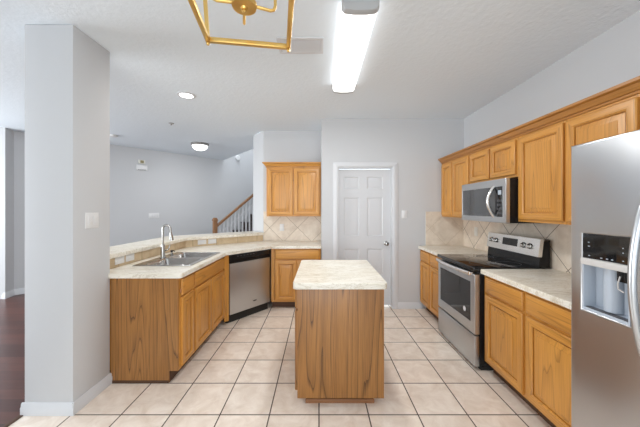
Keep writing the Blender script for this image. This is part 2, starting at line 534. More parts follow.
struct(MB().box(-3.9, -2.6, 7.5, 7.6, CEIL+0.25, 5.2).box(-2.7, -1.0, 5.2, 5.3, CEIL+0.25, 5.2).build('wall_stairwell', wall_p))
lf = MB().prism([(-5.1, 4.58), (-5.2, 4.72), (-5.3, 4.58), (-5.15, 4.36), (-5.04, 4.40)], 0, CEIL)
lf.prism([(-5.04, 4.40), (-5.15, 4.62), (-6.6, 4.62), (-6.6, 4.40)], 0, CEIL)
struct(lf.build('wall_left_front', wall_p))
# far left wall and rear wall; unseen window openings put in for the fill lamps
wl = MB().box(-6.6, -6.5, -3.1, 0.7, 0, CEIL).box(-6.6, -6.5, 4.2, 4.5, 0, CEIL)
wl.box(-6.6, -6.5, 0.7, 4.2, 0, 0.55).box(-6.6, -6.5, 0.7, 4.2, 2.55, CEIL)
struct(wl.build('wall_left', wall_p))
wr = MB().box(-6.6, -3.0, -3.2, -3.1, 0, CEIL).box(1.8, XR+0.1, -3.2, -3.1, 0, CEIL)
wr.box(-3.0, 1.8, -3.2, -3.1, 0, 0.55).box(-3.0, 1.8, -3.2, -3.1, 2.55, CEIL)
struct(wr.build('wall_rear', wall_p))
w1 = struct(MB().box(-3.0, 1.8, -3.16, -3.12, 0.55, 0.6).box(-3.0, 1.8, -3.16, -3.12, 2.5, 2.55).build('unseen_window_1', white_p))
for i, x in enumerate((-2.98, -1.4, 0.2, 1.76)):
    MB().box(x, x+0.05, -3.16, -3.12, 0.6, 2.5).build('mullion', white_p, w1)
w2 = struct(MB().box(-6.56, -6.52, 0.7, 4.2, 0.55, 0.6).box(-6.56, -6.52, 0.7, 4.2, 2.5, 2.55).build('unseen_window_2', white_p))
for i, y in enumerate((0.7, 2.42, 4.15)):
    MB().box(-6.56, -6.52, y, y+0.05, 0.6, 2.5).build('mullion', white_p, w2)

# pier on the left
CX0, CX1, CY0, CY1 = -2.075, -1.733, 1.93, 2.272
struct(MB().box(CX0, CX1, CY0, CY1, 0, CEIL-0.001, 0.004).build('wall_column', wall_p))

def baseboard(name, pts, h=0.085, t=0.014, side=1):
    """Stepped baseboard along a polyline; side = +1 pushes it to the right of the walking direction."""
    b = MB()
    for a, c in zip(pts[:-1], pts[1:]):
        a, c = Vector(a), Vector(c)
        d = (c-a).normalized(); n = Vector((d.y, -d.x))*side
        lps = []
        for p in (a, c):
            e = d*(-t if p is a else t)*0.9
            prof = [(0, 0), (t, 0), (t, h*0.62), (t*0.7, h*0.70), (t*0.65, h*0.9), (t*0.25, h), (0, h)]
            lps.append([tuple((p+e+n*q).to_tuple())+(z,) for q, z in prof])
        b.loops(lps)
    return struct(b.build(name, white_p))
baseboard('baseboard_column', [(CX0, CY0), (CX1, CY0), (CX1, CY1)], 0.085, 0.016)
baseboard('baseboard_pantry', [(DX1+0.075, YP), (1.475, YP)], 0.09, 0.014)
baseboard('baseboard_pantry_left', [(XP, YP), (DX0-0.075, YP)], 0.09, 0.014)
baseboard('baseboard_living', [(-6.4, 4.40), (-5.04, 4.40), (-5.1, 4.58), tuple(LW1), tuple(LW2)], 0.10, 0.015)

# ------------------------------------------------------------------ panel loops
def rect(x0, x1, z0, z1, y):
    return [(x0, y, z0), (x1, y, z0), (x1, y, z1), (x0, y, z1)]
def panel(mb, x0, x1, z0, z1, prof, rail=1):
    """Nested rectangles: prof = [(inset, y), ...] from the back outer edge to the centre field."""
    lps = [rect(x0+i, x1-i, z0+i, z1-i, y) for i, y in prof]
    mb.loops(lps, mfun=lambda k, i: (rail if i in (0, 2) and 0 <= k < 4 else 0))
    return mb
def door_mesh(w0, w1, z0, z1, stile=0.058):
    st = min(stile, (w1-w0)*0.24)
    sl_ = min(0.034, (w1-w0)*0.11)
    yf = -0.021
    prof = [(0, -0.0008), (0, yf+0.006), (0.004, yf+0.001), (0.008, yf), (st-0.010, yf), (st-0.005, yf+0.007), (st-0.002, yf+0.008), (st-0.0015, yf+0.0195),
            (st+0.005, yf+0.0195), (st+0.0055, yf+0.013), (st+0.006+sl_, yf+0.004), (st+0.0065+sl_, yf+0.0012), (st+0.012+sl_, yf+0.0008)]
    return panel(MB(), w0, w1, z0, z1, prof)
def drawer_mesh(w0, w1, z0, z1):
    yf = -0.021
    prof = [(0, -0.0008), (0, yf+0.010), (0.003, yf+0.005), (0.009, yf+0.001), (0.014, yf)]
    lps = [rect(w0+i, w1-i, z0+i, z1-i, y) for i, y in prof]
    return MB().loops(lps)

def cabinet_box(root, Wd, D, z0, z1, bays, rails, kick=None, side_mat=None, stile=0.04, hollow=False):
    """carcass + face frame; bays = stile centre lines, rails = (z0,z1) list."""
    if hollow:
        MB().box(0.001, 0.018, 0.019, D, z0, z1).box(Wd-0.018, Wd-0.001, 0.019, D, z0, z1).box(0.018, Wd-0.018, D-0.01, D, z0, z1).box(0.018, Wd-0.018, 0.019, D-0.01, z0, z0+0.018).build('carcass', oak_v, root)
    else:
        MB().box(0.001, Wd-0.001, 0.019, D, z0, z1, mi=0).build('carcass', side_mat or oak_v, root)
    ff = MB()
    ff.box(0.0005, stile, 0, 0.018, z0, z1)
    ff.box(Wd-stile, Wd-0.0005, 0, 0.018, z0, z1)
    for x in bays: ff.box(x-stile*0.5, x+stile*0.5, 0, 0.018, z0, z1)
    xs = [0.0005+stile]+[v for x in bays for v in (x-stile*0.5, x+stile*0.5)]+[Wd-stile]
    for a, b in zip(xs[0::2], xs[1::2]):
        for r0, r1 in rails: ff.box(a, b, 0.0003, 0.018, r0, r1, mi=1)
    ff.build('face_frame', OAK, root)
    if kick:
        MB().box(0.002, Wd-0.002, kick, D-0.02, 0.0, z0).build('toe_kick', kick_m, root)

def base_cabinet(label, Wd, doors, drawers, loc, rotz, D=0.60, bays=(), group=None, side_mat=None, name='base_cabinet', hollow=False):
    root = thing(name, label, 'cabinet', loc, rotz, group)
    cabinet_box(root, Wd, D, 0.10, 0.872, bays, [(0.10, 0.135), (0.695, 0.725), (0.842, 0.872)], 0.075, side_mat, hollow=hollow)
    for a, b in doors: door_mesh(a, b, 0.122, 0.697).build('door', OAK, root)
    for a, b in drawers: drawer_mesh(a, b, 0.717, 0.853).build('drawer_front', oak_h, root)
    return root
def wall_cabinet(label, Wd, doors, z0, z1, loc, rotz, D=0.315, bays=(), dz=None, knobs=False):
    root = thing('wall_cabinet', label, 'cabinet', (loc[0], loc[1], z0), rotz)
    h = z1-z0
    cabinet_box(root, Wd, D, 0, h, bays, [(0, 0.04), (h-0.06, h)], None)
    for a, b in doors:
        d = door_mesh(a, b, 0.022, 2.068-z0).build('door', OAK, root)
    return root

# ------------------------------------------------------------------ right-hand run (fronts face -X)
RR = -PI/2
XF = 1.47
base_cabinet('oak base cabinet in the far right corner between pantry wall and range', 0.745,
             [(0.02, 0.335), (0.365, 0.725)], [(0.02, 0.335), (0.365, 0.725)], (XF, 3.955, 0), RR, bays=(0.35,))
base_cabinet('oak base cabinet right beside the range, one drawer over one door', 0.492,
             [(0.035, 0.474)], [(0.035, 0.474)], (XF, 2.432, 0), RR)
base_cabinet('oak base cabinet between the refrigerator and the other drawer cabinet', 0.51,
             [(0.012, 0.475)], [(0.012, 0.475)], (XF, 1.937, 0), RR)

XU = 1.775
UB, UT = 1.335, 2.105
wall_cabinet('tall double-door oak wall cabinet in the far corner, left of the microwave', 0.735,
             [(0.022, 0.312), (0.338, 0.722)], UB, UT, (XU, 3.955), RR, bays=(0.325,))
wall_cabinet('short double-door oak wall cabinet above the microwave', 0.775,
             [(0.018, 0.375), (0.400, 0.757)], 1.735, UT, (XU, 3.217), RR, bays=(0.3875,))
wall_cabinet('tall single-door oak wall cabinet directly right of the microwave', 0.475,
             [(0.022, 0.462)], UB, UT, (XU, 2.439), RR)
wall_cabinet('tall single-door oak wall cabinet partly hidden by the refrigerator', 0.47,
             [(0.012, 0.445)], UB, UT, (XU, 1.961), RR)
wall_cabinet('double-door oak wall cabinet above the refrigerator, at the right edge', 0.93,
             [(0.03, 0.455), (0.475, 0.90)], 1.80, UT, (XU, 1.487), RR, bays=(0.465,))

def crown(mb, a, b, n, h=0.075, o=0.055, ext=(0, 0)):
    a, b, n = Vector(a), Vector(b), Vector(n)
    d = (b-a).normalized()
    prof = [(-0.018, 0), (0.0, 0), (0.010, 0.0), (0.012, 0.008), (0.006, 0.010), (0.006, 0.017), (0.016, 0.018), (0.020, 0.024), (0.034, 0.044), (0.036, 0.050), (o-0.008, 0.052), (o, 0.058), (o, h), (-0.018, h)]
    lps = []
    for p, s in ((a, -ext[0]), (b, ext[1])):
        lp = []
        for q, z in prof:
            w = p+n*q+d*s*max(q, 0)
            lp.append((w.x, w.y, w.z+z))
        lps.append(lp)
    return mb.loops(lps)
cm = MB()
crown(cm, (XU, 3.955, 2.088), (XU, 0.56, 2.088), (-1, 0, 0))
tag(cm.build('crown_molding', oak('oak_crown', srgb(186, 128, 60), srgb(160, 104, 42), HD, 'Y', 2.6, 22, 0.5)), 'long oak crown moulding along the top of the right-hand wall cabinets', 'moulding')

def countertop(label, outer, hole=None, z1=0.914, th=0.04, bev=0.008, name='countertop', origin=None):
    c = origin or (sum(p[0] for p in outer)/len(outer), sum(p[1] for p in outer)/len(outer))
    out = [(x-c[0], y-c[1]) for x, y in outer]
    hl = [(x-c[0], y-c[1]) for x, y in hole] if hole else None
    o = MB().slab(out, 0.0, th, hl, bev, bottom=False).build(name, counter, None, (c[0], c[1], z1-th))
    return tag(o, label, 'countertop')
countertop('cream laminate countertop in the far right corner beyond the range', [(1.435, 3.203), (2.084, 3.203), (2.084, 3.956), (1.435, 3.956)])
countertop('cream laminate countertop between the range and the refrigerator', [(1.435, 1.43), (2.084, 1.43), (2.084, 2.433), (1.435, 2.433)])

# backsplashes
struct(MB().box(XR-0.012, XR, 1.30, YP, 0.90, 1.40).build('trim_backsplash_right', splash_right))
struct(MB().box(1.545, XR-0.012, YP-0.010, YP, 0.90, 1.405).build('trim_backsplash_pantry', splash_pantry))
struct(MB().box(-0.925, XP-0.001, YB-0.012, YB, 0.88, 1.40).build('trim_backsplash_back', splash_back))

# ------------------------------------------------------------------ range
def make_range():
    Wd = 0.752
    t = thing('kitchen_range', 'freestanding electric range in stainless steel with black glass top', 'range', (1.39, 3.197, 0), RR)
    MB().box(0.002, Wd-0.002, 0.045, 0.675, 0.03, 0.902, 0.004).build('body', black_p, t)
    MB().box(0.01, Wd-0.01, 0.06, 0.66, 0.0, 0.03).build('base', black_m, t)
    MB().box(0.003, Wd-0.003, 0.0, 0.044, 0.035, 0.308, 0.006).build('storage_drawer', ss, t)
    # oven door: steel frame with glass window
    d = MB().slab([(0.003, 0.322), (Wd-0.003, 0.322), (Wd-0.003, 0.858), (0.003, 0.858)], -0.044, 0.0,
                  [(0.052, 0.415), (Wd-0.072, 0.415), (Wd-0.072, 0.778), (0.052, 0.778)], 0.004, plane='XZ').build('oven_door', ss, t)
    MB().box(0.052, Wd-0.072, 0.004, 0.03, 0.415, 0.778).build('window', oven_gl, d)
    MB().lathe([(0.024, 0), (0.024, -0.001), (0.0, -0.0012)], (0.572, 0.0035, 0.493), 'Y', 20).build('sticker', sticker_m, d)
    hp = []
    for i in range(13):
        u = i/12
        hp.append((0.035+u*(Wd-0.07), -0.030-0.028*math.sin(PI*u), 0.862))
    h = MB().tube(hp, 0.017, 12, flat=0.75)
    h.box(0.03, 0.055, -0.03, 0.004, 0.848, 0.874, 0.004).box(Wd-0.055, Wd-0.03, -0.03, 0.004, 0.848, 0.874, 0.004)
    h.build('door_handle', ss_bright, d)
    # glass cooktop with a bullnose front
    c = MB()
    c.box(0.0, Wd, -0.012, 0.60, 0.884, 0.922, 0.010, seg=3)
    c.build('cooktop', black_gl, t)
    for x, y, r in ((0.19, 0.15, 0.105), (0.56, 0.15, 0.085), (0.19, 0.43, 0.085), (0.56, 0.43, 0.105)):
        MB().lathe([(r, 0.9222), (r, 0.9226), (r-0.004, 0.9226), (r-0.004, 0.9222)], (x, y, 0), 'Z', 40, caps=False).build('burner_ring', plastic_dg, t)
    # back guard
    b = MB()
    b.loops([[(0.004, 0.575, 0.922), (0.004, 0.675, 0.922), (0.004, 0.675, 1.165), (0.004, 0.61, 1.165), (0.004, 0.585, 1.02)],
             [(Wd-0.004, 0.575, 0.922), (Wd-0.004, 0.675, 0.922), (Wd-0.004, 0.675, 1.165), (Wd-0.004, 0.61, 1.165), (Wd-0.004, 0.585, 1.02)]])
    bg = b.build('back_guard', black_p, t)
    p = MB()
    p.loops([[(0.0, 0.565, 1.015), (0.0, 0.60, 1.015), (0.0, 0.618, 1.178), (0.0, 0.588, 1.174)],
             [(Wd, 0.565, 1.015), (Wd, 0.60, 1.015), (Wd, 0.618, 1.178), (Wd, 0.588, 1.174)]])
    cp = p.build('control_panel', ss_bright, t)
    # display sits on the tilted steel face
    tilt = lambda z: 0.565+(z-1.015)/0.159*0.023
    def tilted(x0, x1, z0, z1, out):
        return MB().loops([[(x0, tilt(z0)-out, z0), (x1, tilt(z0)-out, z0), (x1, tilt(z1)-out, z1), (x0, tilt(z1)-out, z1)],
                           [(x0, tilt(z0)+0.004, z0), (x1, tilt(z0)+0.004, z0), (x1, tilt(z1)+0.004, z1), (x0, tilt(z1)+0.004, z1)]])
    dp = tilted(0.262, 0.478, 1.072, 1.145, 0.002).build('display', black_gl, cp)
    for x in (0.345, 0.36, 0.38, 0.395):
        tilted(x, x+0.009, 1.118, 1.131, 0.0026).build('digit', digits_m, dp) if False else None
    for x in (0.075, 0.150, 0.560, 0.640):
        z = 1.098
        k = MB().lathe([(0.026, 0), (0.026, -0.006), (0.021, -0.010), (0.020, -0.026), (0.016, -0.030)], (x, tilt(z), z), 'Y', 20)
        k.box(x-0.004, x+0.004, tilt(z)-0.034, tilt(z)-0.010, z-0.019, z+0.019, 0.002)
        k.build('knob', ss_bright, cp)
        MB().lathe([(0.0285, 0.0008), (0.0285, -0.003), (0.025, -0.004)], (x, tilt(z), z), 'Y', 20).build('knob_ring', black_p, cp)
    return t
make_range()

# ------------------------------------------------------------------ microwave
def make_microwave():
    Wd = 0.756; H = 0.405
    t = thing('microwave_oven', 'over-the-range stainless microwave with black glass door and curved handle', 'microwave', (1.665, 3.197, 1.318), RR)
    MB().box(0.002, Wd-0.002, 0.036, 0.42, 0, H-0.004, 0.003).build('body', black_p, t)
    d = MB().slab([(0.0, 0.0), (Wd, 0.0), (Wd, H), (0.0, H)], -0.035, 0.0,
                  [(0.020, 0.055), (Wd-0.048, 0.055), (Wd-0.048, H-0.07), (0.020, H-0.07)], 0.004, plane='XZ').build('door_frame', ss, t)
    MB().box(0.020, 0.605, 0.003, 0.02, 0.055, H-0.07).build('door_window', micro_gl, t)
    MB().box(0.607, Wd-0.048, 0.003, 0.02, 0.055, H-0.07).build('control_panel', black_gl, t)
    MB().box(0.645, 0.69, 0.002, 0.004, 0.26, 0.30).build('display', plastic_g, t)
    for i in range(4):
        for j in range(3):
            MB().box(0.630+j*0.024, 0.646+j*0.024, 0.0022, 0.0034, 0.08+i*0.038, 0.10+i*0.038).build('button', plastic_dg, t)
    hp = []
    for i in range(15):
        u = i/14
        hp.append((0.592, 0.0-0.060*math.sin(PI*u), 0.055+u*0.285))
    MB().tube(hp, 0.017, 12, flat=0.8).build('handle', ss_bright, t)
    v = MB()
    for i in range(9): v.box(0.06+i*0.07, 0.11+i*0.07, 0.05, 0.09, -0.003, 0.001)
    v.build('vent_grille', plastic_dg, t)
    return t
make_microwave()

# ------------------------------------------------------------------ refrigerator
def make_fridge():
    Wd, H = 0.91, 1.765
    t = thing('refrigerator', 'stainless side-by-side refrigerator with water dispenser in its left door', 'refrigerator', (1.27, 1.385, 0), RR)
    MB().box(0.004, Wd-0.004, 0.075, 0.80, 0.04, H-0.01, 0.006).build('body', plastic_dg, t)
    MB().box(0.02, Wd-0.02, 0.09, 0.76, 0.0, 0.04).build('base_grille', black_m, t)
    hx0, hx1, hz0, hz1 = 0.062, 0.264, 0.968, 1.330
    dz0, dz1 = 0.06, H
    d = MB().slab([(0.0, dz0), (0.388, dz0), (0.388, dz1), (0.0, dz1)], -0.068, 0.0,
                  [(hx0, hz0), (hx1, hz0), (hx1, hz1), (hx0, hz1)], 0.010, plane='XZ').build('freezer_door', ss_f, t)
    d2 = MB().slab([(0.394, dz0), (Wd, dz0), (Wd, dz1), (0.394, dz1)], -0.068, 0.0, None, 0.010, plane='XZ').build('fridge_door', ss_f, t)
    def handle(x, par):
        hp = []
        for i in range(17):
            u = i/16
            hp.append((x, -0.012-0.058*math.sin(PI*u)**0.75, 0.86+u*0.63))
        hm = MB().tube(hp, 0.0140, 12, flat=0.9)
        hm.box(x-0.014, x+0.014, -0.028, 0.002, 0.842, 0.885, 0.004).box(x-0.014, x+0.014, -0.028, 0.002, 1.465, 1.508, 0.004)
        hm.build('handle', ss, par)
    handle(0.335, d); handle(0.452, d2)
    # dispenser
    dp = MB()
    ctl0 = 1.212
    rz0, rz1 = hz0, 1.190
    dp.box(hx0-0.002, hx1+0.002, -0.006, 0.064, rz1-0.006, ctl0+0.002, 0.003).build('dispenser_bezel', plastic_g2, d)
    cp = []
    n = 10
    lo, hi = [], []
    c = MB()
    lps = []
    for i in range(n+1):
        u = i/n
        x = hx0+(hx1-hx0)*u
        y = 0.004+0.012*math.sin(PI*u)
        lps.append([(x, y, ctl0), (x, 0.06, ctl0), (x, 0.06, hz1), (x, y, hz1)])
    c.loops(lps)
    cpo = c.build('dispenser_control_panel', black_gl, d)
    for (x, z, w) in ((hx0+0.022, 1.290, 0.010), (hx0+0.022, 1.272, 0.012), (hx0+0.024, 1.228, 0.010), (hx0+0.072, 1.224, 0.014),
                      (hx0+0.096, 1.224, 0.014), (hx0+0.118, 1.224, 0.014), (hx1-0.034, 1.282, 0.008), (hx1-0.034, 1.262, 0.008), (hx1-0.034, 1.228, 0.010)):
        u = (x-hx0)/(hx1-hx0)
        y = 0.004+0.012*math.sin(PI*u)
        MB().box(x, x+w*0.6, y-0.0012, y+0.006, z-0.002, z+0.002).build('button', plastic_g, cpo)
    r = MB()
    r.box(hx0, hx1, 0.060, 0.066, rz0, rz1)          # back
    r.box(hx0, hx0+0.006, 0.002, 0.060, rz0, rz1).box(hx1-0.006, hx1, 0.002, 0.060, rz0, rz1)
    r.loops([[(hx0+0.006, 0.004, rz0), (hx0+0.006, 0.06, rz0), (hx0+0.006, 0.06, rz0+0.018), (hx0+0.006, 0.004, rz0+0.012)],
             [(hx1-0.006, 0.004, rz0), (hx1-0.006, 0.06, rz0), (hx1-0.006, 0.06, rz0+0.018), (hx1-0.006, 0.004, rz0+0.012)]])
    ro = r.build('dispenser_recess', plastic_g, d)
    MB().lathe([(0.034, rz0+0.02), (0.034, rz1)], ((hx0+hx1)/2-0.005, 0.052, 0), 'Z', 20).build('paddle', plastic_g, ro)
    MB().box(hx0+0.012, hx1-0.012, 0.006, 0.030, rz0+0.013, rz0+0.017).build('drip_tray', plastic_dg, ro)
    nz = MB().box(hx1-0.062, hx1-0.008, 0.012, 0.05, rz1-0.055, rz1, 0.006)
    nz.build('nozzle', black_p, ro)
    MB().tube([(hx1-0.045, 0.012, rz1-0.03), (hx1-0.050, 0.008, rz1-0.06), (hx1-0.055, 0.014, rz1-0.085), (hx1-0.03, 0.012, rz1-0.095)], 0.0028, 8).build('lever', plastic_g2, ro)
    for x in (0.02, Wd-0.09): MB().box(x, x+0.07, 0.06, 0.12, H-0.008, H+0.014, 0.004).build('hinge_cover', plastic_dg, t)
    return t
make_fridge()

# ------------------------------------------------------------------ sink run (fronts face +X)
LR = PI/2
XS = -1.17
PY = 2.285
KW = [(-1.86, 2.275), (-1.86, 3.80), (-0.93, 4.575)]                  # kitchen face of the bar wall
d1 = (Vector(KW[2])-Vector(KW[1])); ANG2 = math.atan2(d1.y, d1.x)
nB = Vector((-math.sin(ANG2), math.cos(ANG2)))                         # away from the kitchen
def offset_bend(t):
    """corner of the bar-wall line moved t away from the kitchen"""
    xA = -1.86-t
    p = Vector(KW[1])+nB*t
    k = (xA-p.x)/d1.x
    return (xA, p.y+d1.y*k)
kb = MB()
T = 0.11
endB = Vector(KW[2])
ob = offset_bend(T)
kb.prism([KW[0], KW[1], ob, (KW[0][0]-T, KW[0][1])], 0, 1.008)
kb.prism([KW[1], (endB.x, endB.y), tuple(endB+nB*T), ob], 0, 1.008)
struct(kb.build('wall_bar', wall_p))
struct(MB().box(-1.860, -1.848, 2.275, 3.798, 0.88, 1.008).build('trim_backsplash_bar', splash_bar))
L2 = d1.length
struct(MB().box(0.004, L2-0.01, -0.012, 0, 0.88, 1.008).build('trim_backsplash_bar_angled', splash_bar2, None, (KW[1][0], KW[1][1], 0), ANG2))

# raised bar ledge
FA = -0.04; BK = 0.345
pf, pb = offset_bend(FA), offset_bend(BK)
eF = Vector((-0.935, 4.52)); 
endF = Vector(KW[2])+nB*FA; endBk = Vector(KW[2])+nB*BK
endBk = Vector((-1.19, 4.875))
ledge = [(-1.86-FA, 2.276), pf, (endF.x+0.015, endF.y+0.0), (-0.945, 4.583), (-1.185, 4.885), tuple(Vector((-1.185, 4.885))+nB*0.06-Vector((0.03, 0.03))), pb, (-1.86-BK, 2.276)]
ledge = [(-1.82, 2.276), pf, (-0.915, 4.556), (-0.945, 4.583), (-1.185, 4.884), pb, (-1.86-BK, 2.276)]
countertop('cream raised bar ledge bending behind the sink counter', ledge, None, 1.05, 0.04, 0.010, 'bar_ledge')

c1 = base_cabinet('narrow oak base cabinet at the end of the peninsula beside the white column', 0.262, [(0.032, 0.246)], [(0.032, 0.246)], (XS, PY, 0), LR, side_mat=oak_v)
# veneered end panel faces the camera
ep = MB()
ep.box(-0.008, -0.0005, 0.0, 0.56, 0.10, 0.872).box(-0.008, -0.0005, 0.075, 0.56, 0.008, 0.10)
ep.build('end_panel', oak_panel, c1)
MB().box(-0.0115, -0.0085, 0.078, 0.56, 0.0, 0.022, 0.001).build('base_strip', kick_m, c1)
MB().lathe([(0.005, 0.745), (0.005, 0.775)], (0.018, -0.006, 0), 'Z', 10).build('hinge', mat('copper_hinge', srgb(190, 140, 110), 0.3, 1.0), c1)
sb = base_cabinet('wide oak sink base cabinet with two doors under one false drawer front', 0.805, [(0.012, 0.395), (0.410, 0.792)], [(0.012, 0.792)],
                  (XS, PY+0.263, 0), LR, D=0.585, bays=(0.4025,), hollow=True)
# dishwasher on the diagonal
A = Vector((-1.165, 3.375)); B = Vector((-0.694, 3.955))
AD = (B-A).normalized(); AANG = math.atan2(AD.y, AD.x)
# corner filler post between the sink base and the dishwasher
fp = MB().prism([(0.0, 0.0), (0.062, 0.0), (0.062, 0.02), (0.0, 0.02)], 0.05, 0.872)
tag(fp.build('filler_strip', oak_v, None, (A.x+AD.x*0.0, A.y+AD.y*0.0, 0), AANG), 'narrow upright oak filler strip on the left side of the dishwasher', 'filler strip')
def make_dishwasher():
    o = A+AD*0.066
    Wd = (B-A).length-0.066-0.02
    t = thing('dishwasher', 'stainless dishwasher with black control strip set diagonally in the corner', 'dishwasher', (o.x, o.y, 0), AANG)
    MB().box(0.004, Wd-0.004, 0.03, 0.46, 0.10, 0.868).build('tub', black_m, t)
    MB().box(0.003, Wd-0.003, -0.012, 0.029, 0.115, 0.755, 0.006).build('door', ss, t)
    c = MB().box(0.003, Wd-0.003, -0.020, 0.029, 0.800, 0.868, 0.008).box(0.003, Wd-0.003, 0.0, 0.029, 0.756, 0.800)
    c.box(0.003, Wd-0.003, -0.014, 0.0, 0.757, 0.772, 0.003)
    co = c.build('control_panel', black_p, t)
    for i in range(6):
        MB().box(0.10+i*0.05, 0.125+i*0.05, -0.0208, -0.019, 0.838, 0.845).build('button', plastic_dg, co)
    MB().lathe([(0.020, 0), (0.020, -0.003), (0.014, -0.004)], (0, 0, 0), 'Y', 20).build('badge', plastic_dg, t).matrix_local = Matrix.Translation((Wd*0.585, -0.012, 0.205)) @ Matrix.Diagonal((1.6, 1, 0.35, 1))
    MB().box(0.0, Wd, 0.045, 0.12, 0.0, 0.112).build('kick_plate', black_m, t)
make_dishwasher()
# back run
bc = base_cabinet('oak base cabinet on the back wall, one wide drawer over two doors', 0.715, [(0.060, 0.362), (0.378, 0.690)], [(0.060, 0.690)],
             (-0.690, 3.960, 0), 0.0, D=0.60, bays=(0.370,))
# laminate top following the run, with the sink cut out
SX0, SX1, SY0, SY1 = -1.735, -1.195, 2.545, 3.325
def rrect(x0, x1, y0, y1, r, n=4):
    return (arc((x1-r, y0+r), r, -90, 0, n)+arc((x1-r, y1-r), r, 0, 90, n)+arc((x0+r, y1-r), r, 90, 180, n)+arc((x0+r, y0+r), r, 180, 270, n))
outer = [(-1.7325, 2.255)]+arc((-1.165, 2.285), 0.03, -90, 0, 4)+[(-1.135, 3.36), (-0.672, 3.928), (0.033, 3.928), (0.033, 4.566), (-0.912, 4.566), (-0.945, 4.540),
         (-1.848+0.005, 3.790), (-1.846, 2.276), (-1.7325, 2.276)]
countertop('cream laminate peninsula countertop carrying the sink, running round to the back wall', outer,
           rrect(SX0+0.02, SX1-0.02, SY0+0.02, SY1-0.02, 0.03), origin=(-1.2, 3.2))

wall = wall_cabinet('double-door oak wall cabinet on the back wall beside the pantry corner', 0.845, [(0.028, 0.412), (0.430, 0.822)], UB-0.008, 2.105, (-0.815, 4.25), 0.0, D=0.325, bays=(0.421,))
cw = MB()
zz = 2.088-(UB-0.008)
crown(cw, (0.0, 0.0, zz), (0.845, 0.0, zz), (0, -1, 0), ext=(1, 0))
crown(cw, (0.0, 0.32, zz), (0.0, 0.0, zz), (-1, 0, 0), ext=(0, 1))
cw.build('crown', oak_h, wall)

# ------------------------------------------------------------------ sink, tap, dispenser
def make_sink():
    t = thing('kitchen_sink', 'double-bowl stainless sink dropped into the peninsula countertop', 'sink', ((SX0+SX1)/2, (SY0+SY1)/2, 0.9145), 0)
    hx, hy = (SX1-SX0)/2, (SY1-SY0)/2
    by0, by1, bx0, bx1 = 0.018, hy-0.035, -hx+0.10, hx-0.035
    # rim as four strips + divider
    r = MB()
    r.box(-hx, hx, -hy, -hy+0.035, 0, 0.007, 0.003).box(-hx, hx, hy-0.035, hy, 0, 0.007, 0.003)
    r.box(-hx, -hx+0.10, -hy+0.035, hy-0.035, 0, 0.0069).box(hx-0.035, hx, -hy+0.035, hy-0.035, 0, 0.0069)
    r.box(-hx+0.10, hx-0.035, -0.018, 0.018, 0, 0.0065)
    r.build('rim', ss_sink, t)
    for s in (-1, 1):
        y0, y1 = (by0, by1) if s > 0 else (-by1, -by0)
        def rr(inset, z, rad):
            return [(x, y, z) for x, y in rrect(bx0+inset, bx1-inset, y0+inset, y1-inset, rad, 5)]
        lps = [rr(0.0, 0.006, 0.03), rr(0.003, 0.0, 0.035), rr(0.012, -0.15, 0.045), rr(0.03, -0.175, 0.05), rr(0.09, -0.18, 0.03)]
        bw = MB().loops(lps, cap0=False, cap1=True, smooth=True).build('bowl', ss_sink, t)
        cx, cy = (bx0+bx1)/2, (y0+y1)/2
        MB().lathe([(0.045, -0.1795), (0.045, -0.177), (0.03, -0.177), (0.028, -0.179)], (cx, cy, 0), 'Z', 20).build('drain', nickel, bw)
make_sink()
def make_faucet():
    x, y, z = -1.672, 2.935, 0.9216
    t = thing('kitchen_faucet', 'tall brushed-nickel gooseneck faucet on the sink rim', 'faucet', (x, y, z), 0)
    MB().lathe([(0.030, 0), (0.030, 0.006), (0.024, 0.012), (0.022, 0.05), (0.021, 0.13), (0.016, 0.145)], n=20).build('base', nickel, t)
    dx, dy = 0.80, 0.15
    l = math.hypot(dx, dy); dx /= l; dy /= l
    rad = 0.036
    pts = [(0, 0, 0.14), (0, 0, 0.24), (0, 0, 0.315)]
    for i in range(1, 11):
        a = PI-PI*i/10*0.94
        pts.append(((rad+rad*math.cos(a))*dx, (rad+rad*math.cos(a))*dy, 0.315+rad*math.sin(a)))
    pts.append((0.075*dx, 0.075*dy, 0.27))
    MB().tube(pts, 0.0115, 12).build('spout', nickel, t)
    e = Vector((0.075*dx, 0.075*dy, 0.272))
    q = Vector((0.086*dx, 0.086*dy, 0.185))
    MB().tube([e, e.lerp(q, 0.25), e.lerp(q, 0.6), q], [0.014, 0.017, 0.020, 0.022], 14).build('spray_head', nickel, t)
    MB().tube([(0.015, 0.02, 0.075), (0.03, 0.05, 0.085), (0.035, 0.075, 0.125)], [0.010, 0.008, 0.006], 10).build('handle', nickel, t)
make_faucet()
sd = thing('soap_dispenser', 'small dark soap pump on the sink rim right of the faucet', 'soap dispenser', (-1.672, 3.11, 0.9216), 0)
MB().lathe([(0.019, 0), (0.019, 0.006), (0.012, 0.010), (0.010, 0.035)], n=16).build('base', nickel, sd)
MB().lathe([(0.012, 0.035), (0.013, 0.05), (0.008, 0.056)], n=16).tube([(0, 0, 0.048), (0.03, -0.01, 0.050), (0.042, -0.014, 0.044)], 0.005, 8).build('pump', black_p, sd)

